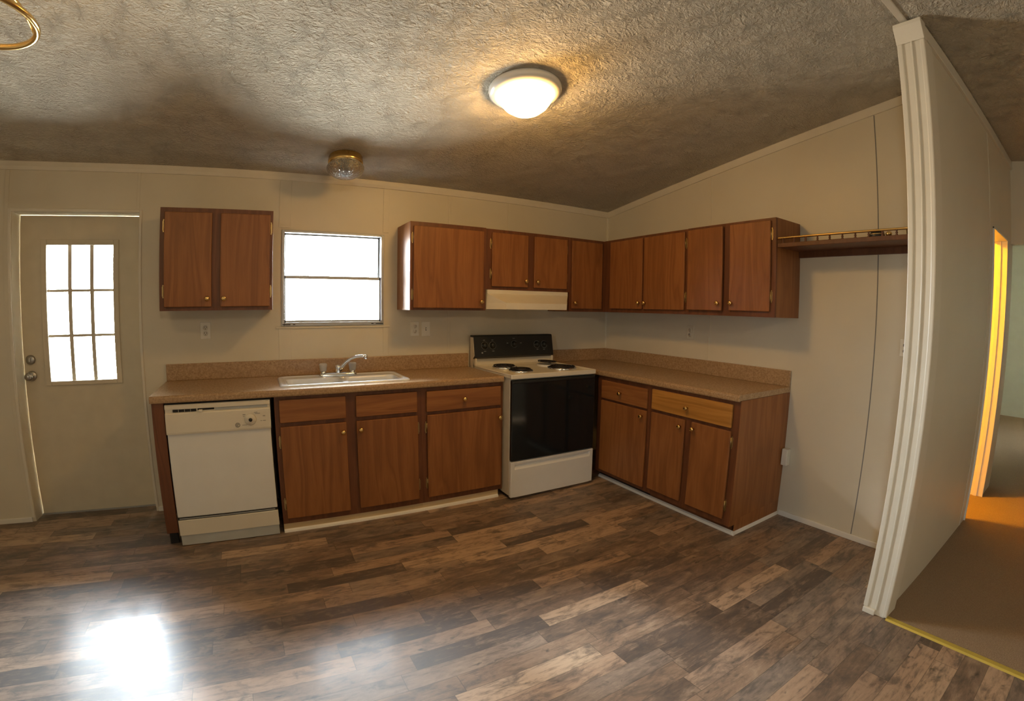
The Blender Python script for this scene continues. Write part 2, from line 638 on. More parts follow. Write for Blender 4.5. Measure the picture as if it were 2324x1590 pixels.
# partition on the ridge line with the hall doorway
P0, H0, H1, HZ, P1 = -0.725, 0.94, 1.63, 2.06, 1.90
w = MB()
zt = ZR - 0.006
w.box(P0, H0, -3.0, -2.912, 0, zt).box(H0, H1, -3.0, -2.9, HZ, zt).box(H1, P1, -3.0, -2.9, 0, zt)
struct(w.build('wall_partition', 'wall'))
# outer walls of the living side
LW0, LW1, LZ0, LZ1 = -4.70, -4.35, 1.05, 1.65  # opening for the unseen window added to fill the living side
w = MB()
w.prism([(0.15, 0), (0.15, HW), (YR, ZR), (LW1, ceil_z(LW1)), (LW1, 0)], 'x', XL - 0.1, XL).prism([(LW0, 0), (LW0, ceil_z(LW0)), (YF, ceil_z(YF)), (YF, 0)], 'x', XL - 0.1, XL)
w.box(XL - 0.1, XL, LW0, LW1, 0, LZ0).prism([(LW1, LZ1), (LW1, ceil_z(LW1)), (LW0, ceil_z(LW0)), (LW0, LZ1)], 'x', XL - 0.1, XL)
struct(w.build('wall_left', 'wall'))
struct(MB().box(XL, XR, YF - 0.1, YF, 0, ceil_z(YF)).build('wall_front', 'wall'))
# wall at the far right of the living side with a wide opening, and the room behind it
w = MB()
w.box(P1, P1 + 0.1, -5.2, -3.0, 2.06, 2.45).prism([(-5.2, 0), (-5.2, ceil_z(-5.2)), (YF, ceil_z(YF)), (YF, 0)], 'x', P1, P1 + 0.1)
w.prism([(-3.0, 2.45), (-3.0, ceil_z(-3.0)), (-5.2, ceil_z(-5.2)), (-5.2, 2.44)], 'x', P1, P1 + 0.1)
w.box(P1, P1 + 0.1, -3.0, 0.0, 0, 2.35).prism([(-0.1, 2.34), (-2.95, 2.34), (-2.95, ceil_z(-2.95)), (-0.1, ceil_z(-0.1))], 'x', P1, P1 + 0.1)
struct(w.build('wall_opening', 'wall'))
w = MB()
w.prism([(0, 0), (0, HW), (YR, ZR), (-5.6, ceil_z(-5.6)), (-5.6, 0)], 'x', XR - 0.05, XR)
w.box(P1 + 0.1, XR, -2.0, -1.9, 0, 2.6)
BW0, BW1 = 4.1, 6.1  # opening for the unseen window added to brighten the far room
w.box(P1 + 0.1, BW0, -5.6, -5.5, 0, 2.38).box(BW1, XR, -5.6, -5.5, 0, 2.38).box(BW0, BW1, -5.6, -5.5, 0, 0.7).box(BW0, BW1, -5.6, -5.5, 2.2, 2.38)
struct(w.build('wall_bedroom', 'green_wall'))
# ---- trim and battens
n_trim = [0]
def trim(mb, mat='trim'):
    n_trim[0] += 1
    return struct(mb.build('trim_%d' % n_trim[0], mat))

# crown battens
trim(MB().prism([(0, HW), (0, HW - 0.052), (-0.010, HW - 0.052), (-0.016, HW - 0.03), (-0.016, HW + 0.002)], 'x', XL, -0.002))
ang = math.atan(SL)
crown = [(0.0, 0.0), (0.0, -0.055), (-0.010, -0.055), (-0.016, -0.03), (-0.016, 0.0)]
bm_c = MB()
for s in (0,):
    pl = [(-0.016, HW - SL * -0.016), (-2.9, ceil_z(-2.9)), (-2.9, ceil_z(-2.9) - 0.055), (-0.016, HW - 0.055)]
    bm_c.prism(pl, 'x', -0.012, 0.0)
trim(bm_c)
# corner batten in the kitchen corner
trim(MB().box(-0.012, -0.0, -0.012, 0.0, 1.02, HW - 0.05))
# flat battens over the panel joints of the back wall
def batten(x0, x1, z0, z1, t=0.004):
    trim(MB().box(x0, x1, -t, 0.0, z0, z1, 0.0015), 'wall')
batten(-2.966, -2.880, 1.026, 1.247)
batten(-2.966, -2.885, 1.962, 2.30)
batten(-2.205, -2.160, 1.962, 2.30)
batten(-2.200, -2.160, 1.026, 1.247)
batten(-1.672, -1.650, 1.02, 1.38)
batten(-1.672, -1.650, 2.02, 2.30)
batten(-1.125, -1.105, 2.01, 2.30)
batten(-3.925, -3.905, 2.06, 2.30)
batten(-4.772, -4.745, 0.03, 2.30)
batten(-2.985, -2.150, 1.247, 1.262, 0.008)
# joints of the right wall
trim(MB().box(-0.003, 0.0, -1.238, -1.218, 1.03, 1.383).box(-0.003, 0.0, -1.238, -1.218, 2.02, 2.46), 'wall')
trim(MB().box(-0.0015, 0.0, -2.514, -2.508, 0.035, 2.64), 'print')
# door casing head and the strips by the jambs
trim(MB().box(D0 - 0.020, D0, -0.008, 0.0, 0.03, DZ + 0.02, 0.003).box(D1, D1 + 0.018, -0.008, 0, 0.03, DZ + 0.02, 0.003).box(D0, D1, -0.008, 0, DZ, DZ + 0.02, 0.003))
# baseboards
def bboard(name, mb):
    struct(mb.build(name, 'white_trim'))
bboard('baseboard_back', MB().box(XL, D0 - 0.02, -0.014, 0, 0, 0.035, 0.004).box(D1 + 0.018, -3.735, -0.014, 0, 0, 0.035, 0.004))
bboard('baseboard_right', MB().box(-0.014, 0, -2.9, -1.975, 0, 0.038, 0.004))
# end of the partition: board, corner battens and foot block
w = MB()
w.box(P0 - 0.018, P0, -3.012, -2.912, 0.0, zt - 0.10, 0.004)
trim(w, 'column_trim')
trim(MB().box(P0 - 0.026, P0 + 0.028, -2.926, -2.902, 0.03, zt - 0.10, 0.004), 'column_trim')
trim(MB().box(P0 - 0.026, P0 - 0.016, -2.970, -2.962, 0.03, zt - 0.10, 0.003), 'column_trim')
trim(MB().box(P0 - 0.022, P0 + 0.10, -3.022, -3.0, 0.006, zt - 0.10, 0.005), 'column_trim')
trim(MB().box(P0 - 0.034, P0 - 0.016, -2.965, -2.905, 0.0, 0.030, 0.004), 'column_trim')
# top strip of the partition and the batten along the ridge
trim(MB().box(P0 + 0.02, P1, -3.016, -2.999, zt - 0.075, zt - 0.01, 0.003))
trim(MB().box(XL, P0 + 0.0, YR - 0.012, YR + 0.020, ZR - 0.010, ZR - 0.002, 0.003))
trim(MB().prism([(P0 - 0.020, zt - 0.100), (P0 - 0.052, zt - 0.030), (P0 - 0.052, zt - 0.012), (P0 + 0.02, zt - 0.012), (P0 + 0.02, zt - 0.100)], 'y', -3.022, -2.900, 0.002), 'column_trim')
# joint on the partition face near the doorway, and the doorway lining
trim(MB().box(0.80, 0.82, -3.004, -3.0, 0.01, zt - 0.08, 0.001), 'wall')
w = MB()
w.box(H1 - 0.014, H1, -3.01, -2.89, 0.006, HZ, 0.002).box(H0, H0 + 0.014, -3.01, -2.89, 0.006, HZ, 0.002).box(H0, H1, -3.01, -2.89, HZ - 0.014, HZ, 0.002).box(H1 - 0.026, H1 - 0.013, -2.965, -2.935, 0.006, HZ - 0.013, 0.002)
trim(w, 'white_trim')
# metal strip where vinyl meets carpet
trim(MB().prism([(-0.752, 0.0), (-0.745, 0.008), (-0.722, 0.010), (-0.712, 0.006)], 'y', YF, -3.02), 'yellow')
# quarter round at the foot of the cabinets
def qround(mb_pts):
    pass
trim(MB().prism([(-0.592, 0), (-0.606, 0), (-0.603, 0.012), (-0.592, 0.020)], 'x', -3.034, -1.512), 'white_trim')
trim(MB().prism([(-0.545, 0), (-0.562, 0), (-0.559, 0.016), (-0.545, 0.024)], 'y', -1.975, -0.62), 'white_trim')
trim(MB().prism([(-1.955, 0), (-1.972, 0), (-1.968, 0.014), (-1.955, 0.022)], 'x', -0.562, 0.0), 'white_trim')

# ------------------------------------------------------------------ entry door
dr = struct_empty('door_1', (D0, 0.125, 0))
DWD = D1 - D0
gx0, gx1, gz0, gz1 = 0.150, 0.655, 0.905, 1.862       # glazing opening in the slab
w = MB()
w.box(0.004, gx0, 0, 0.042, 0.006, DZ - 0.004).box(gx1, DWD - 0.004, 0, 0.042, 0.006, DZ - 0.004).box(gx0, gx1, 0, 0.042, 0.006, gz0).box(gx0, gx1, 0, 0.042, gz1, DZ - 0.004)
w.build('door_slab', 'door', dr)
w = MB()
fw_ = 0.030
for a in ((gx0 - 0.008, gx0 + fw_, gz0 - 0.008, gz1 + 0.008), (gx1 - fw_, gx1 + 0.008, gz0 - 0.008, gz1 + 0.008), (gx0 + fw_, gx1 - fw_, gz0 - 0.008, gz0 + fw_ - 0.008), (gx0 + fw_, gx1 - fw_, gz1 - fw_, gz1 + 0.008)):
    w.box(a[0], a[1], -0.012, 0.05, a[2], a[3], 0.004)
w.build('glazing_frame', 'door', dr)
w = MB()
ix0, ix1, iz0, iz1 = gx0 + fw_, gx1 - fw_, gz0 + fw_ - 0.008, gz1 - fw_
for k in (1, 2):
    xx = ix0 + (ix1 - ix0) * k / 3
    w.box(xx - 0.013, xx + 0.013, 0.012, 0.028, iz0, iz1)
    zz = iz0 + (iz1 - iz0) * k / 3
    w.box(ix0, ix1, 0.013, 0.027, zz - 0.009, zz + 0.009)
w.build('muntins', 'door', dr)
MB().box(ix0 - 0.004, ix1 + 0.004, 0.018, 0.022, iz0 - 0.004, iz1 + 0.004).build('glass_pane', 'pane', dr)
kx = 0.050
kn = MB().lathe([(0.0, -0.002), (0.033, -0.002), (0.034, 0.006), (0.028, 0.010), (0.013, 0.012), (0.012, 0.030), (0.024, 0.040), (0.029, 0.052), (0.026, 0.064), (0.014, 0.069), (0, 0.070)], trans(kx, 0, 0.968) @ rotm('X', PI / 2)).build('door_knob', 'nickel', dr)
MB().lathe([(0.0, 0.0702), (0.009, 0.0702), (0.009, 0.074), (0, 0.0745)], trans(kx, 0, 0.968) @ rotm('X', PI / 2), 16).build('knob_button', 'chrome', kn)
db = MB().lathe([(0.0, -0.002), (0.032, -0.002), (0.032, 0.010), (0.024, 0.016), (0, 0.017)], trans(kx, 0, 1.076) @ rotm('X', PI / 2)).build('deadbolt', 'nickel', dr)
MB().box(kx - 0.006, kx + 0.006, -0.030, -0.016, 1.062, 1.090, 0.003).build('thumb_turn', 'nickel', db)
MB().box(0.0, DWD, -0.02, 0.05, 0.0005, 0.006).build('threshold', 'alu', dr)
MB().box(-0.02, 0.03, 0.0425, 0.060, 0.0, DZ + 0.02).box(DWD - 0.03, DWD + 0.02, 0.0425, 0.060, 0.0, DZ + 0.02).box(0.03, DWD - 0.03, 0.0425, 0.060, DZ - 0.03, DZ + 0.02).box(0.03, DWD - 0.03, 0.0425, 0.060, 0.0, 0.03).build('door_stop', 'trim', dr)

# ------------------------------------------------------------------ kitchen window
wi = struct_empty('window_1', (W0, 0, WZ0))
ww, wh = W1 - W0, WZ1 - WZ0
w = MB()
f = 0.016
w.box(-0.004, f, -0.010, 0.12, -0.004, wh + 0.004, 0.002).box(ww - f, ww + 0.004, -0.010, 0.12, -0.004, wh + 0.004, 0.002).box(f, ww - f, -0.010, 0.12, wh - 0.012, wh + 0.004, 0.002).box(f, ww - f, -0.012, 0.12, -0.004, 0.022, 0.002)
w.build('window_frame', 'alu', wi)
up_s = MB()
zm = 1.614 - WZ0
up_s.box(f, f + 0.010, 0.055, 0.075, zm - 0.01, wh - 0.012).box(ww - f - 0.012, ww - f, 0.055, 0.075, zm - 0.01, wh - 0.012).box(f, ww - f, 0.055, 0.075, wh - 0.022, wh - 0.012).box(f, ww - f, 0.055, 0.075, zm - 0.012, zm + 0.010)
us = up_s.build('upper_sash', 'alu', wi)
MB().box(f + 0.008, ww - f - 0.008, 0.063, 0.067, zm + 0.004, wh - 0.018).build('glass_pane', 'pane', us)
lo_s = MB()
lo_s.box(f, f + 0.010, 0.012, 0.034, 0.022, zm + 0.006).box(ww - f - 0.010, ww - f, 0.012, 0.034, 0.022, zm + 0.006).box(f, ww - f, 0.012, 0.034, 0.022, 0.036).box(f, ww - f, 0.012, 0.034, zm - 0.012, zm + 0.010)
ls = lo_s.build('lower_sash', 'alu', wi)
MB().box(f + 0.008, ww - f - 0.008, 0.021, 0.025, 0.032, zm - 0.002).build('glass_pane', 'pane', ls)
w = MB()
for a, b in ((0.002, 0.058), (0.075, 0.092), (ww - 0.092, ww - 0.075), (ww - 0.058, ww - 0.002)):
    w.box(a, b, -0.0135, -0.011, 0.004, 0.010)
w.build('weep_slots', 'dark', wi)
# unseen windows added for fill daylight: living side and far room
def fill_window(n, x0, x1, z0, z1, y0, y1):
    o = struct_empty('window_%d' % n, (x0, y0, z0))
    W_, H_, D_ = x1 - x0, z1 - z0, y1 - y0
    m_ = MB()
    m_.box(0, 0.03, 0, D_, 0, H_).box(W_ - 0.03, W_, 0, D_, 0, H_).box(0.03, W_ - 0.03, 0, D_, 0, 0.03).box(0.03, W_ - 0.03, 0, D_, H_ - 0.03, H_).box(0.03, W_ - 0.03, 0.03, 0.06, H_ / 2 - 0.015, H_ / 2 + 0.015)
    m_.build('window_frame', 'alu', o)
    MB().box(0.028, W_ - 0.028, 0.042, 0.046, 0.028, H_ - 0.028).build('glass_pane', 'pane', o)
wl = struct_empty('window_3', (XL - 0.1, LW0, LZ0))
w = MB()
lw, lh = LW1 - LW0, LZ1 - LZ0
w.box(0, 0.1, 0, 0.03, 0, lh).box(0, 0.1, lw - 0.03, lw, 0, lh).box(0, 0.1, 0.03, lw - 0.03, 0, 0.03).box(0, 0.1, 0.03, lw - 0.03, lh - 0.03, lh).box(0.03, 0.06, 0.03, lw - 0.03, lh / 2 - 0.015, lh / 2 + 0.015)
w.build('window_frame', 'alu', wl)
MB().box(0.042, 0.046, 0.028, lw - 0.028, 0.028, lh - 0.028).build('glass_pane', 'pane', wl)
fill_window(2, BW0, BW1, 0.7, 2.2, -5.6, -5.5)  # unseen far-room window, added to let fill daylight in

# ------------------------------------------------------------------ cabinets
KNOB = [(0.0, 0.0), (0.007, 0.0), (0.0065, 0.010), (0.0085, 0.014), (0.0145, 0.019), (0.0160, 0.024), (0.0135, 0.029), (0.006, 0.0315), (0, 0.032)]
def knob(parent, x, y, z):
    MB().lathe(KNOB, trans(x, y, z) @ rotm('X', PI / 2), 20).build('knob', 'brass', parent)

def hinge(parent, x, y, z, side):
    """exposed face-frame hinge; side -1: frame leaf on the left of x, +1: on the right"""
    h = MB()
    a, b = (x - 0.012, x) if side < 0 else (x, x + 0.012)
    h.box(a, b, y - 0.0030, y, z - 0.030, z + 0.030, 0.001)
    h.box(a + 0.003 if side < 0 else a + 0.001, b - 0.001 if side < 0 else b - 0.003, y - 0.004, y, z - 0.040, z - 0.026, 0.001)
    h.box(a + 0.003 if side < 0 else a + 0.001, b - 0.001 if side < 0 else b - 0.003, y - 0.004, y, z + 0.026, z + 0.040, 0.001)
    h.tube([(x, y - 0.006, z - 0.030), (x, y - 0.006, z + 0.030)], 0.0045, 8)
    h.build('hinge', 'hinge', parent)

DT = 0.017                     # door thickness
def cabinet(name, label, loc, rz, w, d, z0, z1, openings, doors, drawers, cat='cabinet', group=None, left_end='frame', right_end='frame', notch=False, top=True):
    """carcass with face frame; local x runs along the front, the front faces -y"""
    t = thing(name, label, cat, loc, rz, group)
    c = MB()
    p = 0.014
    h = z1 - z0
    for xa, xb in ((0, p), (w - p, w)):
        MB().box(xa, xb, -d + 0.018, -0.001, z0, z1).build('side_panel', 'wood', t)
    c.box(p, w - p, -d + 0.018, -0.001, z0, z0 + p)
    if top:
        c.box(p, w - p, -d + 0.018, -0.001, z1 - p, z1)
    c.box(p, w - p, -0.008, -0.001, z0 + p, z1 - p)
    c.build('carcass', 'endwood', t)
    # face frame: a board with the openings cut out, laid as bars
    xs = sorted(set([0, w] + [v for o in openings for v in (o[0], o[1])]))
    fr = MB()
    cells = []
    zs = sorted(set([z0, z1] + [v for o in openings for v in (o[2], o[3])]))
    # full-height stiles
    cols = []
    spans = sorted(set((o[0], o[1]) for o in openings))
    merged = []
    for a, b in spans:
        if merged and a < merged[-1][1] - 1e-4:
            merged[-1] = (merged[-1][0], max(b, merged[-1][1]))
        else:
            merged.append((a, b))
    edge = 0.0
    for a, b in merged:
        fr.box(edge, a, -d, -d + 0.018, z0, z1, 0.0012)
        edge = b
        inner = sorted([(o[2], o[3], o[0], o[1]) for o in openings if o[0] >= a - 1e-4 and o[1] <= b + 1e-4])
        zz = z0
        levels = sorted(set((i[0], i[1]) for i in inner))
        for lo, hi in levels:
            fr.box(a, b, -d + 0.0004, -d + 0.018, zz, lo)
            row = sorted([(i[2], i[3]) for i in inner if (i[0], i[1]) == (lo, hi)])
            e2 = a
            for q0, q1 in row:
                if q0 > e2 + 1e-4:
                    fr.box(e2, q0, -d + 0.0004, -d + 0.018, lo, hi)
                e2 = q1
            if e2 < b - 1e-4:
                fr.box(e2, b, -d + 0.0004, -d + 0.018, lo, hi)
            zz = hi
        fr.box(a, b, -d + 0.0004, -d + 0.018, zz, z1)
    fr.box(edge, w, -d, -d + 0.018, z0, z1, 0.0012)
    fr.build('face_frame', 'frame', t)
    for dd in doors:
        x0, x1, a, b = dd['r']
        gap = dd.get('gap', 0.0015)
        m = MB().box(x0, x1, -d - gap - DT, -d - gap, a, b, 0.004)
        do = m.build('door', dd.get('mat', 'wood'), t)
        yk = -d - gap - DT
        if 'knob' in dd:
            knob(do, dd['knob'][0], yk, dd['knob'][1])
        for hz in dd.get('hinges', ()):
            hinge(do, x0 - 0.001 if dd['side'] < 0 else x1 + 0.001, -d, hz, dd['side'])
    for dd in drawers:
        x0, x1, a, b = dd['r']
        m = MB().box(x0, x1, -d - 0.0015 - DT, -d - 0.0015, a, b, 0.004)
        o = m.build(dd.get('name', 'drawer'), dd.get('mat', 'wood_h'), t, dd.get('label'))
        if 'knob' in dd:
            knob(o, dd['knob'][0], -d - 0.0015 - DT, dd['knob'][1])
    return t

UD = 0.32
def up_doors(w, lst):
    """lst: (x0, x1, z0, z1, knob_side or None, hinge_side)"""
    op, do = [], []
    for (a, b, z0, z1, ks, hs) in lst:
        op.append((a + 0.012, b - 0.012, z0 + 0.012, z1 - 0.012))
        dd = {'r': (a, b, z0, z1), 'side': hs, 'hinges': (z0 + 0.095, z1 - 0.085)}
        if ks is not None:
            dd['knob'] = ((a + 0.024) if ks < 0 else (b - 0.024), z0 + 0.050)
        do.append(dd)
    return op, do

# over the counter, left of the window
op, do = up_doors(0.695, [(0.029, 0.317, 1.406, 1.986, 1, -1), (0.370, 0.677, 1.406, 1.986, -1, 1)])
cabinet('wall_cabinet', 'wooden two-door wall cabinet hanging alone between the entry door and the window', (-3.711, 0, 0), 0, 0.695, UD, 1.383, 2.015, op, do, [])
# right of the window
op, do = up_doors(0.600, [(0.022, 0.575, 1.396, 1.978, 1, -1)])
cabinet('wall_cabinet', 'wooden wall cabinet with one wide door just right of the window', (-2.088, 0, 0), 0, 0.600, UD, 1.380, 2.010, op, do, [])
# above the hood
op, do = up_doors(0.790, [(0.045, 0.368, 1.567, 1.979, 1, -1), (0.429, 0.755, 1.567, 1.979, -1, 1)])
cabinet('wall_cabinet', 'short wooden two-door wall cabinet above the range hood', (-1.488, 0, 0), 0, 0.790, UD, 1.543, 2.006, op, do, [])
# narrow one in the corner
op, do = up_doors(0.378, [(0.018, 0.349, 1.405, 1.981, -1, 1)])
cabinet('wall_cabinet', 'narrow one-door wooden wall cabinet between the range hood and the corner', (-0.698, 0, 0), 0, 0.378 + 0.0, UD, 1.380, 2.006, op, do, [])
# right wall, first pair (starts in the corner)
op, do = up_doors(1.268, [(0.425, 0.812, 1.411, 1.985, 1, -1), (0.832, 1.248, 1.411, 1.985, -1, 1)])
cabinet('wall_cabinet', 'wooden wall cabinet on the right-hand wall, its two doors nearest the corner', (0, 0, 0), -PI / 2, 1.268, UD, 1.380, 2.006, op, do, [])
# right wall, second pair
op, do = up_doors(0.717, [(0.019, 0.322, 1.414, 1.988, 1, -1), (0.375, 0.684, 1.416, 1.990, -1, 1)])
do[0]['gap'] = 0.012
cabinet('wall_cabinet', 'wooden wall cabinet on the right-hand wall beside the railed shelf', (0, -1.268, 0), -PI / 2, 0.717, UD, 1.380, 2.008, op, do, [])

# base cabinets on the back wall
BD = 0.60
def base(lst_doors, lst_dr):
    op, do, ds = [], [], []
    for (a, b, z0, z1, knobp, hs, hz) in lst_doors:
        op.append((a + 0.012, b - 0.012, z0 + 0.012, z1 - 0.012))
        dd = {'r': (a, b, z0, z1), 'side': hs, 'hinges': hz}
        if knobp:
            dd['knob'] = knobp
        do.append(dd)
    for (a, b, z0, z1, knobp, mat, nm) in lst_dr:
        op.append((a + 0.012, b - 0.012, z0 + 0.012, z1 - 0.012))
        dd = {'r': (a, b, z0, z1), 'mat': mat, 'name': nm}
        if knobp:
            dd['knob'] = knobp
        ds.append(dd)
    return op, do, ds

X0 = -3.034
op, do, ds = base([(X0 * 0 + 0.028, 0.432, 0.096, 0.684, (0.408, 0.625), -1, (0.19, 0.590)), (0.496, 0.904, 0.100, 0.684, (0.520, 0.630), 1, (0.20, 0.597))],
                  [(0.028, 0.432, 0.710, 0.850, None, 'wood_h', 'false_drawer_front'), (0.496, 0.900, 0.710, 0.846, None, 'wood_h', 'false_drawer_front')])
cb = cabinet('base_cabinet', 'wooden two-door base cabinet under the sink with two blank drawer fronts', (X0, 0, 0), 0, 0.934, BD, 0.058, 0.876, op, do, ds, top=False)
MB().box(0.0, 0.934, -0.592, -0.572, 0.0, 0.056).build('toe_board', 'pine', cb, 'raw pine toe board')
op, do, ds = base([(0.036, 0.600, 0.098, 0.680, (0.580, 0.615), -1, (0.20, 0.595))], [(0.032, 0.594, 0.703, 0.842, (0.303, 0.773), 'wood_h', 'drawer')])
cb = cabinet('base_cabinet', 'wooden base cabinet with one knobbed drawer over a wide door, left of the stove', (-2.100, 0, 0), 0, 0.618, BD, 0.058, 0.876, op, do, ds)
MB().box(0.0, 0.590, -0.592, -0.572, 0.0, 0.056).build('toe_board', 'pine', cb, 'raw pine toe board')
# end panel left of the dishwasher
ep = thing('end_panel', 'dark wooden end panel standing at the left side of the dishwasher', 'panel', (-3.731, 0, 0))
MB().box(0.0, 0.068, -0.620, -0.600, 0.092, 0.874, 0.002).build('stile', 'frame', ep)
MB().box(0.0, 0.016, -0.600, -0.002, 0.092, 0.874).build('side_board', 'endwood', ep)
MB().box(0.002, 0.050, -0.560, -0.53, 0.0, 0.092).build('toe_block', 'dark', ep)

# base cabinets on the right wall
op, do, ds = base([(0.062, 0.566, 0.095, 0.676, (0.528, 0.632), -1, ())], [(0.062, 0.566, 0.694, 0.838, (0.290, 0.763), 'honey', 'drawer')])
ds[0]['mat'] = 'wood_h'
cb = cabinet('base_cabinet', 'wooden base cabinet with one drawer over one door, just right of the stove', (0, -0.618, 0), -PI / 2, 0.590, BD, 0.066, 0.876, op, do, ds)
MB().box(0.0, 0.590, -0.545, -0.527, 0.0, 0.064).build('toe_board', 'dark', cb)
op, do, ds = base([(0.026, 0.333, 0.108, 0.682, (0.302, 0.632), -1, ()), (0.391, 0.700, 0.108, 0.682, (0.413, 0.638), 1, (0.200, 0.612))],
                  [(0.024, 0.698, 0.703, 0.848, (0.350, 0.767), 'honey', 'drawer')])
ds[0]['label'] = 'golden honey-toned drawer front'
cb = cabinet('base_cabinet', 'wooden base cabinet with a golden drawer over two doors at the counter end', (0, -1.208, 0), -PI / 2, 0.747, BD, 0.066, 0.876, op, do, ds)
MB().box(0.0, 0.735, -0.545, -0.527, 0.0, 0.064).build('toe_board', 'endwood', cb)
MB().prism([(-0.54, 0.0), (-0.54, 0.066), (-0.600, 0.066), (-0.600, 0.105), (-0.002, 0.105), (-0.002, 0.0)], 'x', 0.7472, 0.7512).build('end_foot', 'wood', cb)
MB().box(0.7475, 0.7505, -0.60, -0.002, 0.105, 0.876).build('end_skin', 'wood', cb)

# ------------------------------------------------------------------ worktops
SX0, SX1, SY0, SY1 = -2.972, -2.168, -0.545, -0.140       # sink cut-out
wt = thing('worktop', 'tan speckled laminate worktop along the back wall holding the sink', 'countertop', (-3.738, 0, 0))
ox = 3.738
w = MB()
CT0, CT1 = 0.878, 0.914
def slab(mb, x0, x1, y0, y1):
    mb.box(x0 + ox, x1 + ox, y0, y1, CT0, CT1)
slab(w, -3.738, SX0, -0.60, 0.0)
slab(w, SX1, -1.492, -0.60, 0.0)
slab(w, SX0, SX1, -0.60, SY0)
slab(w, SX0, SX1, SY1, 0.0)
w.prism([(-0.60, CT0), (-0.60, CT1), (-0.628, CT1), (-0.634, CT1 - 0.004), (-0.637, CT1 - 0.012), (-0.637, CT0 + 0.004), (-0.634, CT0 - 0.004), (-0.618, CT0 - 0.004), (-0.618, CT0)], 'x', 0.0, -1.492 + ox)
w.build('slab', 'laminate', wt)
MB().box(0.0, -1.492 + ox, -0.020, -0.0005, CT1, 1.026, 0.003).build('backsplash', 'laminate', wt)
wt = thing('worktop', 'tan speckled laminate worktop along the right-hand wall beyond the stove', 'countertop', (0, 0, 0))
w = MB()
w.box(-0.600, 0.0, -1.958, 0.0, CT0, CT1).box(-0.70, -0.600, -0.05, 0.0, CT0, CT1)
w.prism([(-0.60, CT0), (-0.60, CT1), (-0.618, CT1), (-0.625, CT1 - 0.005), (-0.628, CT1 - 0.014), (-0.628, CT0 + 0.004), (-0.625, CT0 - 0.004), (-0.612, CT0 - 0.004), (-0.612, CT0)], 'y', -1.958, -0.06)
w.build('slab', 'laminate', wt)
w = MB().box(-0.020, -0.0005, -1.958, 0.0, CT1, 1.024, 0.003).box(-0.70, -0.020, -0.020, -0.0005, CT1, 1.024, 0.003)
w.build('backsplash', 'laminate', wt)

# ------------------------------------------------------------------ sink
sk = thing('sink', 'white double-bowl drop-in sink set in the worktop under the window', 'sink', (-2.570, -0.342, CT1))
RX, RY = 0.418, 0.213
def rrect(hx, hy, r, n=6, cx=0.0, cy=0.0):
    pts = []
    for sx, sy, a0 in ((1, 1, 0), (-1, 1, PI / 2), (-1, -1, PI), (1, -1, 3 * PI / 2)):
        for k in range(n + 1):
            a = a0 + PI / 2 * k / n
            pts.append((cx + sx * (hx - r) + r * math.cos(a), cy + sy * (hy - r) + r * math.sin(a)))
    return pts
def loft(loops):
    bm = bmesh.new()
    rings = [[bm.verts.new(p) for p in lp] for lp in loops]
    n = len(rings[0])
    for A, B in zip(rings, rings[1:]):
        for i in range(n):
            bm.faces.new((A[i], A[(i + 1) % n], B[(i + 1) % n], B[i]))
    for f in bm.faces:
        f.smooth = True
    return bm, rings
# rim: flat deck with two holes, made from bars, plus a rolled outer lip
w = MB()
bx, by0, by1 = 0.372, -0.178, 0.085          # bowls' outer extent, front and back edge (rear deck carries the faucet)
lip = [[(x, y, z) for x, y in rrect(RX + o, RY + o, 0.045)] for o, z in ((0.002, 0.0005), (0.0, 0.007), (-0.008, 0.012), (-0.020, 0.012), (-0.034, 0.007))]
bm, rings = loft(lip)
w._take(bm)
def flat_with_holes():
    # deck as a grid of quads round the two bowls
    xs_ = [-RX + 0.034, -bx, -0.014, 0.014, bx, RX - 0.034]
    ys_ = [-RY + 0.034, by0, by1, RY - 0.034]
    b = bmesh.new()
    V = {}
    def vv(i, j):
        if (i, j) not in V:
            V[(i, j)] = b.verts.new((xs_[i], ys_[j], 0.007))
        return V[(i, j)]
    for i in range(5):
        for j in range(3):
            if j == 1 and i in (1, 3):
                continue
            b.faces.new((vv(i, j), vv(i + 1, j), vv(i + 1, j + 1), vv(i, j + 1)))
    return b
w._take(flat_with_holes())
w.build('rim', 'sink', sk)
for cx, hx in ((-(bx + 0.014) / 2, (bx - 0.014) / 2), ((bx + 0.014) / 2, (bx - 0.014) / 2)):
    cy, hy = (by0 + by1) / 2, (by1 - by0) / 2
    loops = []
    for o, z, r in ((0.004, 0.0068, 0.004), (0.0, 0.0066, 0.03), (-0.006, 0.0, 0.045), (-0.012, -0.030, 0.05), (-0.020, -0.130, 0.055), (-0.035, -0.152, 0.06), (-0.07, -0.158, 0.05)):
        loops.append([(x, y, z) for x, y in rrect(hx + o, hy + o, max(0.003, r), 6, cx, cy)])
    bm, rings = loft(loops)
    bm.faces.new(rings[-1])
    bmesh.ops.recalc_face_normals(bm, faces=bm.faces[:])
    bw = MB()
    bw._take(bm)
    bo = bw.build('bowl', 'sink', sk)
    MB().lathe([(0.0, -0.1555), (0.036, -0.1555), (0.040, -0.1575), (0.040, -0.158), (0.0, -0.1582)], trans(cx, cy, 0), 24).build('drain', 'chrome', bo)

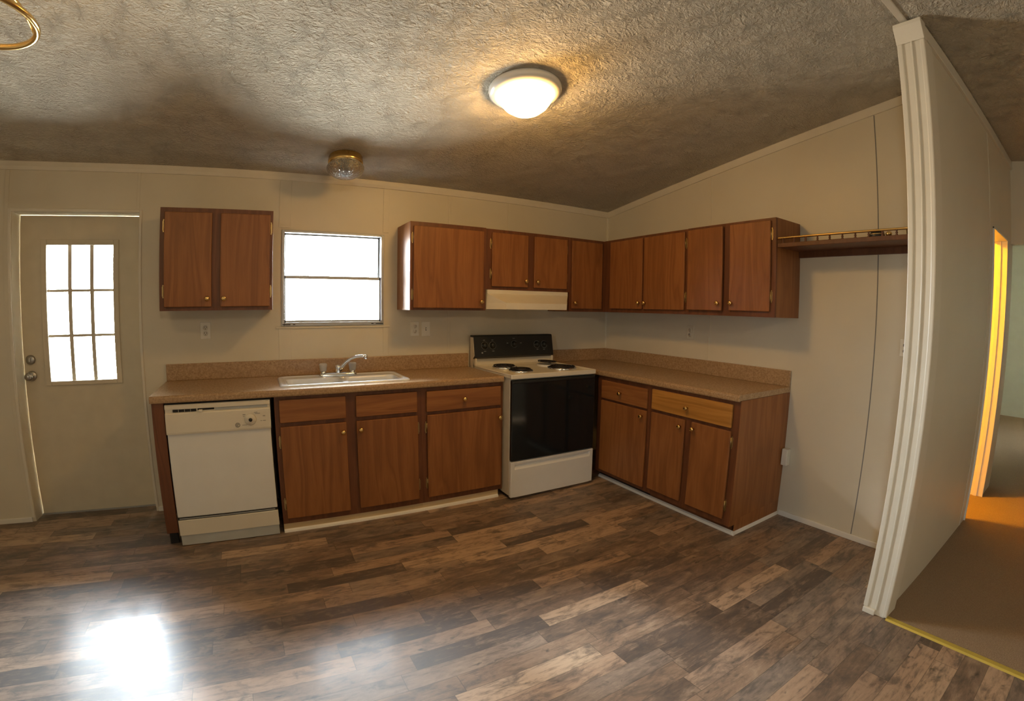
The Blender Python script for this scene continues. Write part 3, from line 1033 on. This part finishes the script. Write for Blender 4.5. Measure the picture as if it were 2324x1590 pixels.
# ------------------------------------------------------------------ faucet
fc = thing('faucet', 'chrome kitchen faucet with two clear knobs on the rear edge of the sink', 'faucet', (-2.576, -0.190, CT1 + 0.0085))
w = MB()
bm, rings = loft([[(x, y, z) for x, y in rrect(0.130 + o, 0.030 + o, 0.022)] for o, z in ((0, 0.0), (0, 0.012), (-0.006, 0.020), (-0.014, 0.022))])
bm.faces.new(rings[-1])
w._take(bm)
w.build('base_plate', 'chrome', fc)
for sx in (-1, 1):
    v = MB().lathe([(0.019, 0.018), (0.018, 0.030), (0.012, 0.034), (0.0, 0.035)], trans(sx * 0.103, 0, 0), 24).build('valve', 'chrome', fc)
    prof = []
    pts = [(0.0, 0.033), (0.020, 0.033), (0.023, 0.038), (0.027, 0.070), (0.029, 0.080), (0.026, 0.086), (0.018, 0.090), (0.0, 0.090)]
    k = MB().lathe(pts, trans(sx * 0.103, 0, 0), 12).build('handle_knob', 'acrylic', v)
w = MB().lathe([(0.019, 0.018), (0.018, 0.045), (0.020, 0.052), (0.020, 0.060), (0.016, 0.070), (0.0, 0.074)], Matrix(), 24)
w.build('spout_hub', 'chrome', fc)
path = [(0.012, -0.008, 0.040), (0.030, -0.020, 0.066), (0.055, -0.040, 0.098), (0.085, -0.060, 0.122), (0.118, -0.080, 0.136), (0.150, -0.100, 0.140), (0.172, -0.113, 0.140)]
sp = MB().tube(path, [0.015, 0.0135, 0.0120, 0.0110, 0.0105, 0.0105, 0.0105], 14).build('spout', 'chrome', fc)
MB().lathe([(0.0, 0.012), (0.012, 0.012), (0.013, 0.0), (0.013, -0.016), (0.010, -0.020), (0.0, -0.020)], trans(0.174, -0.114, 0.138), 18).build('aerator', 'chrome', sp)

# ------------------------------------------------------------------ dishwasher
dw = thing('dishwasher', 'white built-in dishwasher with a slotted control panel at the end of the counter', 'dishwasher', (-3.660, -0.620, 0))
DWW = 0.603
MB().box(0.006, DWW - 0.006, 0.030, 0.600, 0.03, 0.862).build('tub_body', 'dark', dw)
MB().box(0.004, DWW - 0.004, 0.0, 0.030, 0.184, 0.696, 0.006).build('door', 'enamel', dw)
w = MB()
w.prism([(0.030, 0.690), (-0.010, 0.690), (-0.012, 0.700), (-0.008, 0.806), (-0.004, 0.812), (0.004, 0.815), (0.004, 0.832), (-0.006, 0.834), (-0.006, 0.852), (0.0, 0.860), (0.030, 0.860)], 'x', 0.002, DWW - 0.002)
cp = w.build('control_panel', 'almond', dw)
w = MB()
for k in range(4):
    w.box(0.046 + k * 0.034, 0.046 + k * 0.034 + 0.030, -0.0005, 0.0044, 0.8165, 0.8305)
w.build('vent_slots', 'dark', cp)
MB().box(0.186, 0.280, -0.0005, 0.0044, 0.822, 0.8315).build('latch_slot', 'dark', cp)
MB().box(0.192, 0.214, -0.016, 0.003, 0.814, 0.826, 0.003).build('latch', 'almond', cp)
MB().box(0.285, 0.586, 0.001, 0.0044, 0.8165, 0.8305).build('handle_recess', 'plastic_grey', cp)
dl = MB().lathe([(0.0, 0.0), (0.034, 0.0), (0.034, 0.004), (0.030, 0.008), (0.0, 0.009)], trans(0.484, -0.0105, 0.750) @ rotm('X', PI / 2), 32).build('dial', 'almond', cp)
MB().lathe([(0.0, 0.009), (0.011, 0.009), (0.010, 0.018), (0.0, 0.019)], trans(0.484, -0.0105, 0.750) @ rotm('X', PI / 2), 20).build('dial_hub', 'black', dl)
w = MB()
for (a, b, c_, d_) in ((0.440, 0.456, 0.780, 0.7825), (0.506, 0.526, 0.790, 0.7925), (0.512, 0.540, 0.783, 0.785), (0.442, 0.450, 0.770, 0.7715), (0.556, 0.570, 0.766, 0.7685), (0.556, 0.572, 0.738, 0.7405), (0.540, 0.550, 0.738, 0.740), (0.434, 0.462, 0.718, 0.7205)):
    w.box(a, b, -0.0118, -0.0098, c_, d_)
w.build('lettering', 'print', cp)
# round badge
w = MB()
ring_pts = [(0.408 + 0.0125 * math.cos(a * PI / 12), -0.0122, 0.722 + 0.0125 * math.sin(a * PI / 12)) for a in range(24)]
w.tube(ring_pts, 0.0016, 6, True)
w.tube([(0.408 + 0.0065 * math.cos(a), -0.0122, 0.722 + 0.0065 * math.sin(a)) for a in [0.6 + k * 0.42 for k in range(12)]], 0.0013, 6)
w.tube([(0.402, -0.0122, 0.717), (0.408, -0.0122, 0.722), (0.414, -0.0122, 0.727)], 0.0013, 6)
w.build('badge', 'print', cp)
MB().box(0.004, DWW - 0.004, 0.008, 0.030, 0.168, 0.183).build('door_gap', 'dark', dw)
MB().box(0.012, DWW - 0.020, 0.002, 0.012, 0.172, 0.178).build('lower_grip', 'alu', dw)
MB().box(0.003, DWW - 0.003, 0.0, 0.020, 0.068, 0.166, 0.003).build('lower_panel', 'almond', dw)
MB().box(0.006, DWW - 0.006, 0.006, 0.022, 0.004, 0.067, 0.002).build('kick_plate', 'plastic_grey', dw)
MB().box(0.0, DWW, 0.012, 0.026, 0.8605, 0.874).build('mounting_strip', 'dark', dw)

# ------------------------------------------------------------------ electric range
RW = 0.766
st = thing('electric_range', 'white freestanding electric coil stove with a black oven door in the corner', 'stove', (-1.480, 0, 0))
FY = -0.690                              # front of the body
MB().box(0.006, RW - 0.006, FY, -0.065, 0.03, 0.905, 0.004).build('body', 'range_side', st)
w = MB()
# cooktop with a raised rim
w.box(0.0, RW, FY - 0.030, -0.070, 0.900, 0.922, 0.006).box(0.0, 0.016, FY - 0.030, -0.075, 0.918, 0.934, 0.005).box(RW - 0.016, RW, FY - 0.030, -0.075, 0.918, 0.934, 0.005).box(0.0, RW, FY - 0.032, FY - 0.012, 0.898, 0.934, 0.006)
w.prism([(-0.125, 0.918), (-0.095, 0.935), (-0.085, 0.99), (-0.062, 0.99), (-0.062, 0.905)], 'x', 0.0, RW)
w.box(0.0, 0.018, -0.13, -0.062, 0.918, 0.99, 0.006).box(RW - 0.018, RW, -0.13, -0.062, 0.918, 0.99, 0.006)
ck = w.build('cooktop', 'almond', st)
# back guard
w = MB()
w.prism([(-0.062, 0.985), (-0.110, 0.985), (-0.128, 1.000), (-0.096, 1.168), (-0.088, 1.176), (-0.030, 1.176), (-0.030, 0.985)], 'x', 0.0, RW)
bg = w.build('control_panel', 'black', st)
for xa, xb in ((-0.003, 0.0), (RW, RW + 0.003)):
    MB().prism([(-0.035, 0.90), (-0.035, 1.160), (-0.088, 1.160), (-0.112, 1.01), (-0.085, 0.985), (-0.085, 0.90)], 'x', xa, xb).build('side_cap', 'almond', st)
tilt = math.atan2(0.032, 0.168)
def on_panel(x, z):
    y = -0.128 + (z - 1.0) / 0.168 * 0.032
    return trans(x, y, z) @ rotm('X', PI / 2 - tilt)
for kx_ in (0.092, 0.165, 0.372, 0.600, 0.676):
    zc = 1.092 if kx_ < 0.3 else (1.098 if kx_ < 0.5 else 1.090)
    r = 0.030 if kx_ < 0.3 or kx_ > 0.5 else 0.028
    kn = MB().lathe([(0.0, 0.0), (r, 0.0), (r, 0.003), (0.021, 0.006), (0.019, 0.024), (0.016, 0.027), (0.0, 0.028)], on_panel(kx_, zc), 28).build('burner_knob', 'black', bg)
    ring = MB()
    mt = on_panel(kx_, zc)
    ring.tube([mt @ Vector(((r + 0.001) * math.cos(a * PI / 16), (r + 0.001) * math.sin(a * PI / 16), 0.002)) for a in range(32)], 0.0011, 6, True)
    ring.build('dial_ring', 'print_light', kn)
def mark(mb, x, z, wdt, h):
    mt = on_panel(x, z)
    b = bmesh.new()
    bmesh.ops.create_cube(b, size=1.0)
    for v_ in b.verts:
        v_.co = mt @ Vector((v_.co.x * wdt, v_.co.y * h, v_.co.z * 0.0012))
    mb._take(b)
w = MB()
for (x, z, a, b_) in ((0.090, 1.136, 0.018, 0.004), (0.166, 1.136, 0.018, 0.004), (0.092, 1.046, 0.020, 0.004), (0.168, 1.046, 0.020, 0.004), (0.308, 1.108, 0.016, 0.005), (0.440, 1.106, 0.016, 0.005), (0.372, 1.146, 0.022, 0.003), (0.604, 1.048, 0.018, 0.004), (0.672, 1.046, 0.018, 0.004), (0.066, 1.034, 0.014, 0.012)):
    mark(w, x, z, a, b_)
w.build('lettering', 'print_light', bg)
# burners
def burner(x, y, R, lift=0.0, tip=0.0):
    pan = MB().lathe([(0.022, 0.926), (R * 0.6, 0.926), (R * 0.9, 0.934), (R + 0.010, 0.9375), (R + 0.014, 0.9345), (R + 0.012, 0.922)], trans(x, y, 0.0), 36).build('drip_pan', 'chrome' if lift == 0 else 'enamel', st)
    c = MB()
    n = 140
    turns = 4.0 if R > 0.09 else 3.4
    mt = trans(x, y, 0.944 + lift) @ rotm('Y', tip)
    pts = []
    for i in range(n):
        tt = i / (n - 1)
        rr_ = 0.020 + (R - 0.022) * tt
        a = 2 * PI * turns * tt
        pts.append(mt @ Vector((rr_ * math.cos(a), rr_ * math.sin(a), 0)))
    c.tube(pts, 0.0056, 8)
    for a in (0.3, 0.3 + 2 * PI / 3, 0.3 + 4 * PI / 3):
        q = [mt @ Vector((s * math.cos(a), s * math.sin(a), -0.009)) for s in (0.006, R)]
        c.tube(q, 0.0028, 6)
    c.build('coil', 'coil', pan)
burner(0.185, -0.285, 0.088)
burner(0.195, -0.525, 0.080)
burner(0.600, -0.285, 0.080, 0.016, 0.05)
burner(0.590, -0.505, 0.104)
# oven door and drawer
od = MB().box(0.006, RW - 0.004, FY - 0.030, FY - 0.001, 0.300, 0.892, 0.008).build('oven_door', 'black_glass', st)
MB().box(0.012, RW - 0.012, FY - 0.038, FY - 0.028, 0.868, 0.888, 0.004).build('door_grip', 'black', od)
w = MB()
w.prism([(0.006, 0.022), (RW - 0.002, 0.022), (RW - 0.002, 0.292), (0.006, 0.292)], 'y', FY - 0.024, FY - 0.001)
w.prism([(0.006, 0.022), (RW - 0.002, 0.022), (RW - 0.002, 0.215), (0.006, 0.215)], 'y', FY - 0.030, FY - 0.023, 0.002)
sd = MB()
yy = FY - 0.030
prof = [(FY - 0.001, 0.022), (yy, 0.022), (yy, 0.292), (FY - 0.001, 0.292)]
sd.box(0.006, 0.040, yy, FY - 0.001, 0.022, 0.294, 0.004).box(RW - 0.036, RW - 0.002, yy, FY - 0.001, 0.022, 0.294, 0.004)
sd.prism([(FY - 0.001, 0.022), (yy, 0.022), (yy, 0.235), (yy + 0.016, 0.262), (yy + 0.016, 0.276), (yy, 0.280), (yy, 0.294), (FY - 0.001, 0.294)], 'x', 0.036, RW - 0.032)
w.bm.free()
sd.build('storage_drawer', 'enamel', st)
for fx in (0.05, RW - 0.05):
    for fy in (FY + 0.05, -0.12):
        MB().lathe([(0.0, 0.0), (0.018, 0.0), (0.018, 0.008), (0.008, 0.010), (0.008, 0.034), (0.0, 0.034)], trans(fx, fy, 0), 16).build('levelling_foot', 'black', st)

# ------------------------------------------------------------------ range hood
hd = thing('range_hood', 'cream range hood with canted corners above the stove', 'range hood', (-1.480, 0, 0))
HWD = 0.762
def hood_mesh():
    b = bmesh.new()
    def loop(y_front, inset, z):
        return [(0, -0.004, z), (HWD, -0.004, z), (HWD, -0.318, z), (HWD - inset, y_front, z), (inset, y_front, z), (0, -0.318, z)]
    L = [loop(-0.330, 0.002, 1.541), loop(-0.330, 0.002, 1.512), loop(-0.455, 0.100, 1.440), loop(-0.455, 0.100, 1.392)]
    L[2][2] = (HWD, -0.325, 1.440)
    rings = [[b.verts.new(p) for p in lp] for lp in L]
    for A, B in zip(rings, rings[1:]):
        for i in range(6):
            b.faces.new((A[i], A[(i + 1) % 6], B[(i + 1) % 6], B[i]))
    b.faces.new(rings[0])
    inner = [b.verts.new((0.012 + (x / HWD) * (HWD - 0.024), y * 0.975 - 0.002, 1.392)) for x, y, z in L[3]]
    deep = [b.verts.new((v.co.x, v.co.y, 1.425)) for v in inner]
    for i in range(6):
        j = (i + 1) % 6
        b.faces.new((rings[3][i], rings[3][j], inner[j], inner[i]))
        b.faces.new((inner[i], inner[j], deep[j], deep[i]))
    b.faces.new(deep)
    bmesh.ops.recalc_face_normals(b, faces=b.faces[:])
    return b
w = MB()
w._take(hood_mesh())
w.build('canopy', 'almond', hd)
MB().box(0.20, 0.56, -0.36, -0.08, 1.414, 1.4245).build('filter', 'alu', hd)
MB().box(0.62, 0.70, -0.34, -0.25, 1.408, 1.4245, 0.004).build('light_lens', 'plate', hd)

# ------------------------------------------------------------------ wall plates
def outlet(label, loc, rz, mat='plate', sw=False):
    t = thing('light_switch' if sw else 'wall_outlet', label, 'switch' if sw else 'outlet', loc, rz)
    pl = MB().box(-0.035, 0.035, -0.006, 0.0, -0.057, 0.057, 0.003).build('cover_plate', mat, t)
    if sw:
        MB().box(-0.005, 0.005, -0.0068, -0.005, -0.012, 0.012).build('toggle_slot', 'print', t)
        MB().box(-0.0035, 0.0035, -0.016, -0.006, -0.004, 0.006, 0.001).build('toggle', mat, t)
        return t
    for s in (-1, 1):
        f_ = MB().lathe([(0.0, 0.0), (0.0165, 0.0), (0.0165, 0.0015), (0.0, 0.0018)], trans(0, -0.006, s * 0.0195) @ rotm('X', PI / 2), 24).build('socket', mat, t)
        w = MB()
        w.box(-0.0075, -0.0050, -0.0084, -0.0070, s * 0.0195 - 0.001, s * 0.0195 + 0.008).box(0.0050, 0.0075, -0.0084, -0.0070, s * 0.0195 - 0.001, s * 0.0195 + 0.008).box(-0.0022, 0.0022, -0.0084, -0.0070, s * 0.0195 - 0.010, s * 0.0195 - 0.005)
        w.build('slots', 'dark', f_)
    return t
outlet('pale wall outlet under the lone wall cabinet left of the window', (-3.465, 0, 1.245), 0)
outlet('pale wall outlet beside the light switch, right of the window', (-1.947, 0, 1.231), 0)
outlet('pale light switch between an outlet and the stove', (-1.855, 0, 1.229), 0, 'plate', True)
outlet('wall-coloured outlet low over the right-hand worktop', (0, -1.05, 1.232), -PI / 2, 'wall')
t = thing('surface_box', 'small beige surface-mounted outlet box low on the wall behind the open counter end', 'outlet', (0, -1.985, 0.375))
MB().box(-0.048, 0.0, -0.022, 0.022, 0.0, 0.115, 0.004).build('box_body', 'plate', t)
MB().box(-0.0505, -0.048, -0.018, 0.018, 0.006, 0.109, 0.001).build('box_cover', 'plate', t)
t = thing('phone_jack', 'small pale jack plate on the right-hand wall close to the partition edge', 'jack', (0, -2.690, 1.238))
MB().box(-0.006, 0.0, -0.025, 0.025, -0.050, 0.050, 0.002).build('jack_plate', 'plate', t)
for zj in (0.008, -0.026):
    MB().box(-0.0075, -0.006, -0.007, 0.007, zj, zj + 0.014).build('jack_port', 'print', t)

# ------------------------------------------------------------------ shelf with gallery rail
sh = thing('wall_shelf', 'dark wooden shelf with a low spindle rail between the cabinets and the partition', 'shelf', (0, -1.986, 1.82))
SLN = 0.912
MB().box(-0.300, -0.001, -SLN, -0.001, 0.0, 0.020, 0.001).build('board', 'endwood', sh)
MB().box(-0.020, -0.001, -SLN, -0.001, -0.040, 0.0).build('wall_cleat', 'endwood', sh)
MB().box(-0.310, -0.3005, -SLN, -0.001, -0.003, 0.024, 0.003).build('front_edge', 'endwood', sh)
MB().box(-0.312, -0.292, -SLN, -0.001, 0.050, 0.062, 0.004).build('rail', 'brass', sh)
for k in range(12):
    yq = -0.036 - k * 0.077
    if yq < -SLN + 0.01:
        break
    MB().lathe([(0.005, 0.020), (0.0075, 0.026), (0.0045, 0.031), (0.0075, 0.037), (0.0045, 0.043), (0.006, 0.050)], trans(-0.302, yq, 0), 12).build('spindle', 'endwood', sh)
t = thing('dark_canister', 'small dark domed canister lying on the railed shelf at the wall joint', 'canister', (-0.16, -2.560, 1.8405))
MB().lathe([(0.0, 0.0), (0.040, 0.0), (0.043, 0.006), (0.043, 0.036), (0.036, 0.052), (0.018, 0.060), (0.010, 0.066), (0.0, 0.067)], Matrix(), 24).build('canister_body', 'black', t)
MB().lathe([(0.0435, 0.030), (0.045, 0.032), (0.045, 0.037), (0.0425, 0.039)], Matrix(), 24).build('lid_band', 'hinge', t)
t = thing('brass_finial', 'small brass knob-shaped piece beside the dark canister on the shelf', 'ornament', (-0.20, -2.640, 1.8405))
MB().lathe([(0.0, 0.0), (0.016, 0.0), (0.014, 0.006), (0.007, 0.010), (0.014, 0.020), (0.018, 0.030), (0.013, 0.040), (0.0, 0.044)], Matrix(), 20).build('finial_body', 'brass', t)
t = thing('brass_cup', 'small brass cup at the partition end of the railed shelf', 'ornament', (-0.18, -2.765, 1.8405))
MB().lathe([(0.0, 0.0), (0.028, 0.0), (0.030, 0.004), (0.034, 0.040), (0.036, 0.046), (0.033, 0.046), (0.028, 0.006), (0.0, 0.006)], Matrix(), 24).build('cup_body', 'hinge', t)

# ------------------------------------------------------------------ ceiling lamps
def on_ceiling(x, y):
    a = -math.atan(SL) if y > YR else math.atan(SL)
    return trans(x, y, ceil_z(y)) @ rotm('X', a)
# big lit dome
mt = on_ceiling(-1.868, -1.500)
cl = thing('ceiling_lamp', 'lit white flush dome lamp on the ceiling in front of the stove', 'ceiling lamp', mt.translation)
ml = mt.copy(); ml.translation = (0, 0, 0)
MB().lathe([(0.0, -0.001), (0.188, -0.001), (0.192, -0.010), (0.190, -0.026), (0.178, -0.040), (0.156, -0.047), (0.131, -0.049)], ml, 48).build('lamp_base', 'enamel', cl)
MB().lathe([(0.131, -0.049), (0.136, -0.058), (0.133, -0.078), (0.112, -0.108), (0.080, -0.134), (0.045, -0.152), (0.018, -0.160), (0.0, -0.161)], ml, 48).build('glass_shade', 'dome', cl)
# brass and crystal lamp by the sink
mt = on_ceiling(-2.568, -0.370)
cl = thing('ceiling_lamp', 'unlit brass flush lamp with a cut-glass bowl on the ceiling over the sink', 'ceiling lamp', mt.translation)
ml = mt.copy(); ml.translation = (0, 0, 0)
MB().lathe([(0.0, -0.001), (0.108, -0.001), (0.113, -0.010), (0.112, -0.028), (0.116, -0.032), (0.116, -0.054), (0.108, -0.060), (0.100, -0.058)], ml, 40).build('lamp_base', 'brass', cl)
MB().lathe([(0.100, -0.057), (0.116, -0.066), (0.125, -0.080), (0.124, -0.096), (0.112, -0.116), (0.088, -0.134), (0.056, -0.147), (0.024, -0.152), (0.0, -0.153)], ml, 40).build('glass_bowl', 'cut_glass', cl)
MB().lathe([(0.0, -0.02), (0.022, -0.02), (0.022, -0.055), (0.012, -0.06), (0.028, -0.085), (0.030, -0.1), (0.018, -0.12), (0.0, -0.125)], ml, 24).build('bulb', 'enamel', cl)
# pendant with a brass hoop near the entry
HX, HY, HZ_, HR = -3.958, -2.075, 2.20, 0.175
zc = ceil_z(HY)
pd = thing('pendant_lamp', 'brass pendant lamp with an open hoop hanging in the top corner above the entry side', 'pendant lamp', (HX, HY, HZ_))
MB().tube([(HR * math.cos(a * PI / 24), HR * math.sin(a * PI / 24), 0) for a in range(48)], 0.0095, 12, True).build('hoop', 'brass', pd)
dz = zc - HZ_
MB().lathe([(0.0, dz - 0.001), (0.062, dz - 0.001), (0.060, dz - 0.018), (0.020, dz - 0.030), (0.0, dz - 0.031)], Matrix(), 32).build('canopy', 'brass', pd)
MB().tube([(0, 0, dz - 0.025), (0, 0, 0.12)], 0.006, 10).build('stem', 'brass', pd)
MB().lathe([(0.0, 0.14), (0.022, 0.14), (0.026, 0.10), (0.026, 0.06), (0.020, 0.05), (0.0, 0.05)], Matrix(), 24).build('socket', 'brass', pd)
MB().lathe([(0.014, 0.052), (0.016, 0.035), (0.030, 0.005), (0.032, -0.012), (0.026, -0.032), (0.012, -0.043), (0.0, -0.045)], Matrix(), 24).build('light_bulb', 'bulb', pd)
for k in range(3):
    a = 0.55 + k * 2 * PI / 3
    pts = []
    for i in range(10):
        s = i / 9
        r = 0.024 + (HR - 0.024) * s
        z = 0.09 + 0.035 * math.sin(s * PI) - 0.09 * s ** 2
        pts.append((r * math.cos(a), r * math.sin(a), z))
    MB().tube(pts, 0.0045, 8).build('arm', 'brass', pd)
# hall lamp behind the partition
cl = thing('ceiling_lamp', 'amber-lit dome lamp in the hall behind the doorway', 'ceiling lamp', (0.55, -1.90, ceil_z(-1.90)))
ml = on_ceiling(0.55, -1.90); ml.translation = (0, 0, 0)
MB().lathe([(0.0, -0.001), (0.150, -0.001), (0.150, -0.020), (0.130, -0.030)], ml, 32).build('lamp_base', 'enamel', cl)
MB().lathe([(0.130, -0.030), (0.125, -0.060), (0.090, -0.095), (0.045, -0.112), (0.0, -0.116)], ml, 32).build('glass_shade', 'hall_dome', cl)
# unseen fill lamp added on the living side, behind the camera
cl = thing('ceiling_lamp', 'added fill lamp, a lit flush dome on the unseen living-side ceiling', 'ceiling lamp', (-2.7, -5.5, ceil_z(-5.5)))
ml = on_ceiling(-2.7, -5.5); ml.translation = (0, 0, 0)
MB().lathe([(0.0, -0.001), (0.190, -0.001), (0.190, -0.026), (0.170, -0.042), (0.140, -0.046)], ml, 40).build('lamp_base', 'enamel', cl)
MB().lathe([(0.140, -0.046), (0.138, -0.075), (0.110, -0.108), (0.070, -0.136), (0.030, -0.152), (0.0, -0.156)], ml, 40).build('glass_shade', 'fill_dome', cl)
